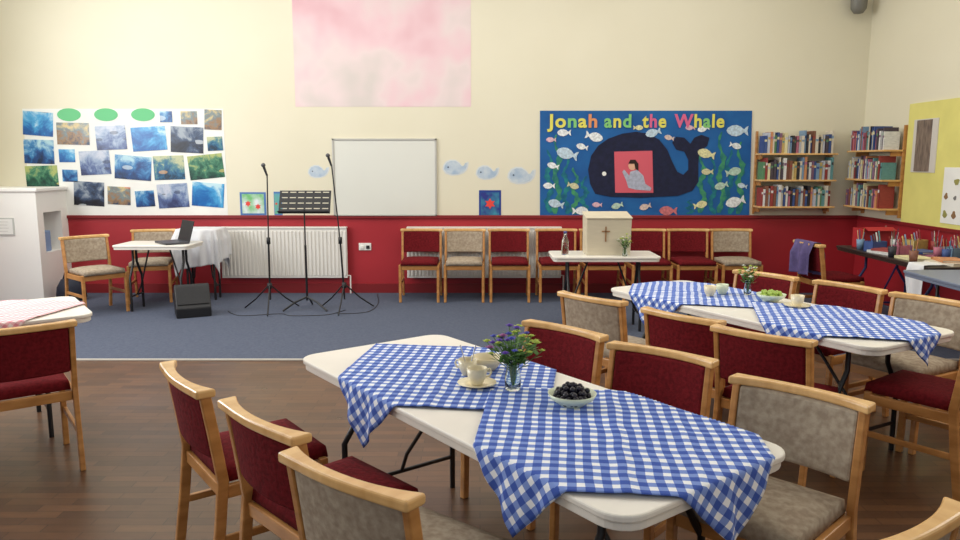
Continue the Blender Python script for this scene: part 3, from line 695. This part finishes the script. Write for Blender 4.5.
MB().lathe([(0, .20), (.016, .20), (.016, .222), (0, .222)], seg=14).make('cap', mat('blue_cap', (70, 80, 140), .4), bo)
posy(1.34, 6.86, .72+CZ, 12, [3, 2], 'leafy green sprigs', 'leafy green sprig in a glass vase', .12, .07, .9, 4)

# ------------------------------------------------------------------ bookshelves
bcols = [(150, 60, 56), (60, 84, 140), (90, 136, 96), (216, 206, 186), (196, 166, 100), (76, 66, 76), (130, 94, 120), (204, 140, 94), (120, 150, 178), (220, 220, 216), (44, 44, 52), (130, 84, 64), (180, 104, 124), (96, 146, 146), (222, 212, 166), (190, 194, 204)]
wts = [2, 3, 2, 4, 2, 3, 2, 2, 3, 4, 3, 2, 2, 2, 3, 3]
bmats = [mat('book_cover_%s' % 'abcdefghijklmnop'[i], c, .55, var=.12, scale=20) for i, c in enumerate(bcols)]
pages = mat('book_pages', (224, 214, 190), .9)
def bookmesh(k):
    b = MB(); b.box((0, -.078, .5), (1, .004, 1)); b.box((-.46, 0, .5), (.08, .16, 1)); b.box((.46, 0, .5), (.08, .16, 1))
    b.box((0, 0, .49), (.84, .15, .96), mi=1); b.box((0, -.081, .72), (.8, .002, .12), mi=2)
    o = b.make('book', [bmats[k], pages, bmats[(k*5+9) % 16]]); me = o.data; bpy.data.objects.remove(o); return me
bms = [bookmesh(k) for k in range(len(bcols))]
def shelf_unit(name, loc, rz, W, zs, lab, grp):
    e = E(name, loc, rz, lab, 'bookshelf')
    for s in (-1, 1):
        MB().box((s*(W/2-.01), -.02, (zs[0]+zs[-1])/2+.08), (.02, .04, zs[-1]-zs[0]+.36)).make('upright', oak, e, bevel=.003)
    for z in zs:
        MB().box((0, -.135, z-.01), (W, .23, .02)).make('shelf', oak_l, e, bevel=.003)
        for s in (-1, 1): MB().box((s*(W/2-.03), -.09, z-.045), (.02, .13, .05)).make('bracket', oak, e)
    R = Matrix.Rotation(rz, 3, 'Z'); n = 0
    for z in zs:
        x = -W/2+.025
        while x < W/2-.06:
            t = random.uniform(.016, .036); h = random.uniform(.18, .265); k = random.choices(range(16), wts)[0]
            o = bpy.data.objects.new('book', bms[k]); COL.objects.link(o); o.scale = (t, random.uniform(.95, 1.2), h)
            p = R @ Vector((x+t/2, -.145, z)); o.location = Vector(loc)+p; o.rotation_euler = (0, 0, rz)
            meta(o, 'upright book with coloured spine on wooden shelf', 'book', grp); x += t+.002
            n += 1
shelf_unit('bookshelf', (3.71, WY, 0), 0, .88, (1.075, 1.385, 1.69), 'light wood wall shelves packed with books', 'books on the back wall shelves')
shelf_unit('bookshelf', (RX, 8.46, 0), -math.pi/2, .80, (1.09, 1.40, 1.72), 'light wood shelves of books on side wall', 'books on the side wall shelves')

# ------------------------------------------------------------------ right wall display + craft table
ye = E('notice_board', (RX, 0, 0), 0, 'yellow paper-backed notice board on the side wall', 'notice board')
MB().box((-.006, 7.13, 1.575), (.012, 1.84, 1.24)).make('yellow_backing', mat('yellow_backing', (222, 214, 124), .8, var=.05, scale=3), ye)
MB().box((-.015, 7.72, 1.755), (.006, .42, .54)).make('bark_poster', mat('white_mount', (206, 200, 190), .8), ye)
MB().box((-.020, 7.74, 1.755), (.006, .26, .52)).make('bark_print', mat('bark_print', (138, 120, 104), .8, c2=(96, 82, 74), scale=8, stretch=(1, 5, 1)), ye)
MB().box((-.015, 7.02, 1.27), (.006, .66, .54)).make('white_poster', paper, ye)
cb = [mat('brown_cutout', (140, 106, 70), .85), mat('olive_cutout', (150, 146, 80), .85), mat('grey_cutout', (120, 120, 116), .85)]
for i in range(14):
    cy = 6.76+.13*(i % 5)+random.uniform(-.02, .02); cz = 1.10+.16*(i//5)+random.uniform(-.02, .02); r = random.uniform(.02, .04)
    pts = [(cy+r*(1+.3*math.sin(3*a+i))*math.cos(a), cz+r*(1+.25*math.cos(2*a+i))*math.sin(a)) for a in [k*math.pi/6 for k in range(12)]]
    bq = MB(); n = 12; bq.add([(-.022, p[0], p[1]) for p in pts]+[(-.018, p[0], p[1]) for p in pts], [tuple(range(n)), tuple(range(n, 2*n))[::-1]]+[(k, (k+1) % n, n+(k+1) % n, n+k) for k in range(n)])
    bq.make('paper_cutout', cb[i % 3], ye)
table(4.08, 6.95, math.pi/2, 1.65, .72, 'dark craft table with blue legs along side wall', CZ, top=mat('dark_brown_top', (54, 42, 38), .35), r=.03, legm=mat('blue_metal', (50, 70, 130), .4))
zt = .72+CZ
rb = E('craft_box', (3.98, 7.55, zt), .1, 'red cardboard box with open flap on craft table', 'box')
redm = mat('red_card', (176, 36, 42), .6)
def openbox(e, sx, sy, sz, m):
    o = MB()
    for c, dd in (((0, 0, .004), (sx, sy, .008)), ((-sx/2+.004, 0, sz/2), (.008, sy, sz)), ((sx/2-.004, 0, sz/2), (.008, sy, sz)), ((0, -sy/2+.004, sz/2), (sx, .008, sz)), ((0, sy/2-.004, sz/2), (sx, .008, sz))): o.box(c, dd)
    o.make('box_body', m, e)
openbox(rb, .30, .2, .2, redm); MB().box((0, -.13, .2), (.3, .08, .006), R=Matrix.Rotation(.4, 3, 'X')).make('flap', redm, rb)
for (x, y, s, mi_, lb) in ((4.30, 6.72, .2, 8, 'pale blue open craft tray'), (4.33, 7.38, .18, 4, 'tan open craft tray'), (3.92, 6.9, .16, 12, 'pink open craft tray'), (3.86, 7.25, .17, 1, 'dark blue open craft tray'), (4.32, 6.42, .18, 6, 'mauve open craft tray')):
    e = E('craft_tray', (x, y, zt), .3, lb+' on the dark table', 'tray', 'open craft trays'); openbox(e, s, s*.7, .10, bmats[mi_])
    for k in range(4): MB().tube([(-.05+.03*k, -.03, .02), (-.03+.03*k, .03, .15+.015*k)], .007, 8).make('crayon', bmats[(k*4+mi_) % 16], e)
for i, (x, y, rz, mm_) in enumerate([(3.88, 7.06, .2, 9), (4.12, 7.22, -.3, 8), (4.15, 6.9, .6, 12), (3.90, 6.62, .1, 14), (4.3, 7.05, .9, 2), (4.0, 6.32, .3, 3), (4.3, 7.62, .2, 15), (4.30, 6.22, -.2, 9)]):
    sbk = E('picture_book', (x, y, zt), rz, 'flat-lying picture book on the craft table', 'book', 'books lying on craft table')
    MB().box((0, 0, .012), (.21, .28, .018)).make('pages', pages, sbk); MB().box((0, 0, .0015), (.22, .29, .003)).box((0, 0, .0225), (.22, .29, .003)).box((-.1085, 0, .012), (.003, .29, .022)).make('cover', bmats[mm_], sbk)
for i, (x, y, rz, mm_) in enumerate([(3.90, 7.05, .5, 0), (4.14, 6.93, .1, 1), (4.02, 6.34, -.2, 7), (4.29, 7.60, .5, 6)]):
    sbk = E('picture_book', (x, y, zt+.024), rz, 'picture book stacked on another on craft table', 'book', 'books lying on craft table')
    MB().box((0, 0, .010), (.19, .25, .014)).make('pages', pages, sbk); MB().box((0, 0, .0015), (.20, .26, .003)).box((0, 0, .0185), (.20, .26, .003)).box((-.0985, 0, .010), (.003, .26, .018)).make('cover', bmats[mm_], sbk)
for i, (x, y, cidx) in enumerate([(3.80, 7.42, 8), (4.44, 7.25, 0), (4.44, 6.90, 13), (3.78, 6.80, 10), (4.44, 6.56, 4), (4.14, 7.42, 9), (4.14, 6.58, 1), (4.20, 7.76, 7), (3.78, 6.46, 11), (4.16, 6.74, 12)]):
    pp = E('craft_pot', (x, y, zt), 0, 'small craft pot holding paint brushes', 'pot', 'craft pots on the table')
    MB().lathe([(0, 0), (.03, 0), (.038, .10), (.035, .10), (.028, .006), (0, .006)], seg=16).make('pot_body', bmats[cidx], pp)
    for k in range(5):
        a = k*1.26; MB().tube([(.008*math.cos(a), .008*math.sin(a), .01), (.034*math.cos(a), .034*math.sin(a), .17+.01*k)], .003, 6).make('brush', bmats[(k*3+cidx) % 16], pp)
drape('tea_towel', (4.08, 6.95, math.pi/2, 1.65, .72), .72, (-.66, .42), .1, (.22, .70), sheetm, 'white tea towel hanging over the craft table edge', 'towel', r=.03, z=CZ, ripple=.02, n=30)

# ------------------------------------------------------------------ light
def area(name, loc, rot, sx, sy, en, c):
    l = bpy.data.lights.new(name, 'AREA'); l.shape = 'RECTANGLE'; l.size = sx; l.size_y = sy; l.energy = en; l.color = c
    o = bpy.data.objects.new(name, l); COL.objects.link(o); o.location = loc; o.rotation_euler = rot; return o
area('ceiling_light', (-.5, 6.3, 4.2), (0, 0, 0), 8, 3.5, 175, (1, .97, .90))
area('window_fill_light', (-5.85, 5.0, 2.7), (0, math.radians(-90), 0), 1.9, 4.2, 250, (.93, .96, 1))
area('window_fill_light', (4.4, 3.6, 3.0), (0, math.radians(90), 0), 1.5, 3, 60, (1, .96, .88))
area('window_fill_light', (0, -1.6, 3.4), (math.radians(88), 0, 0), 7, 1.2, 30, (.95, .97, 1))  # fill lamp added behind the camera to lift the front-facing surfaces
W = bpy.data.worlds.new('world'); S.world = W; W.use_nodes = True
W.node_tree.nodes['Background'].inputs[0].default_value = (.88, .94, 1, 1); W.node_tree.nodes['Background'].inputs[1].default_value = 0.40

cam = bpy.data.cameras.new('camera'); co = bpy.data.objects.new('camera', cam); COL.objects.link(co)
co.location = (0, 0, 1.6); co.rotation_euler = (math.radians(90-8.3), 0, 0); cam.lens = 28.0; cam.sensor_width = 36; cam.clip_start = .05
S.camera = co
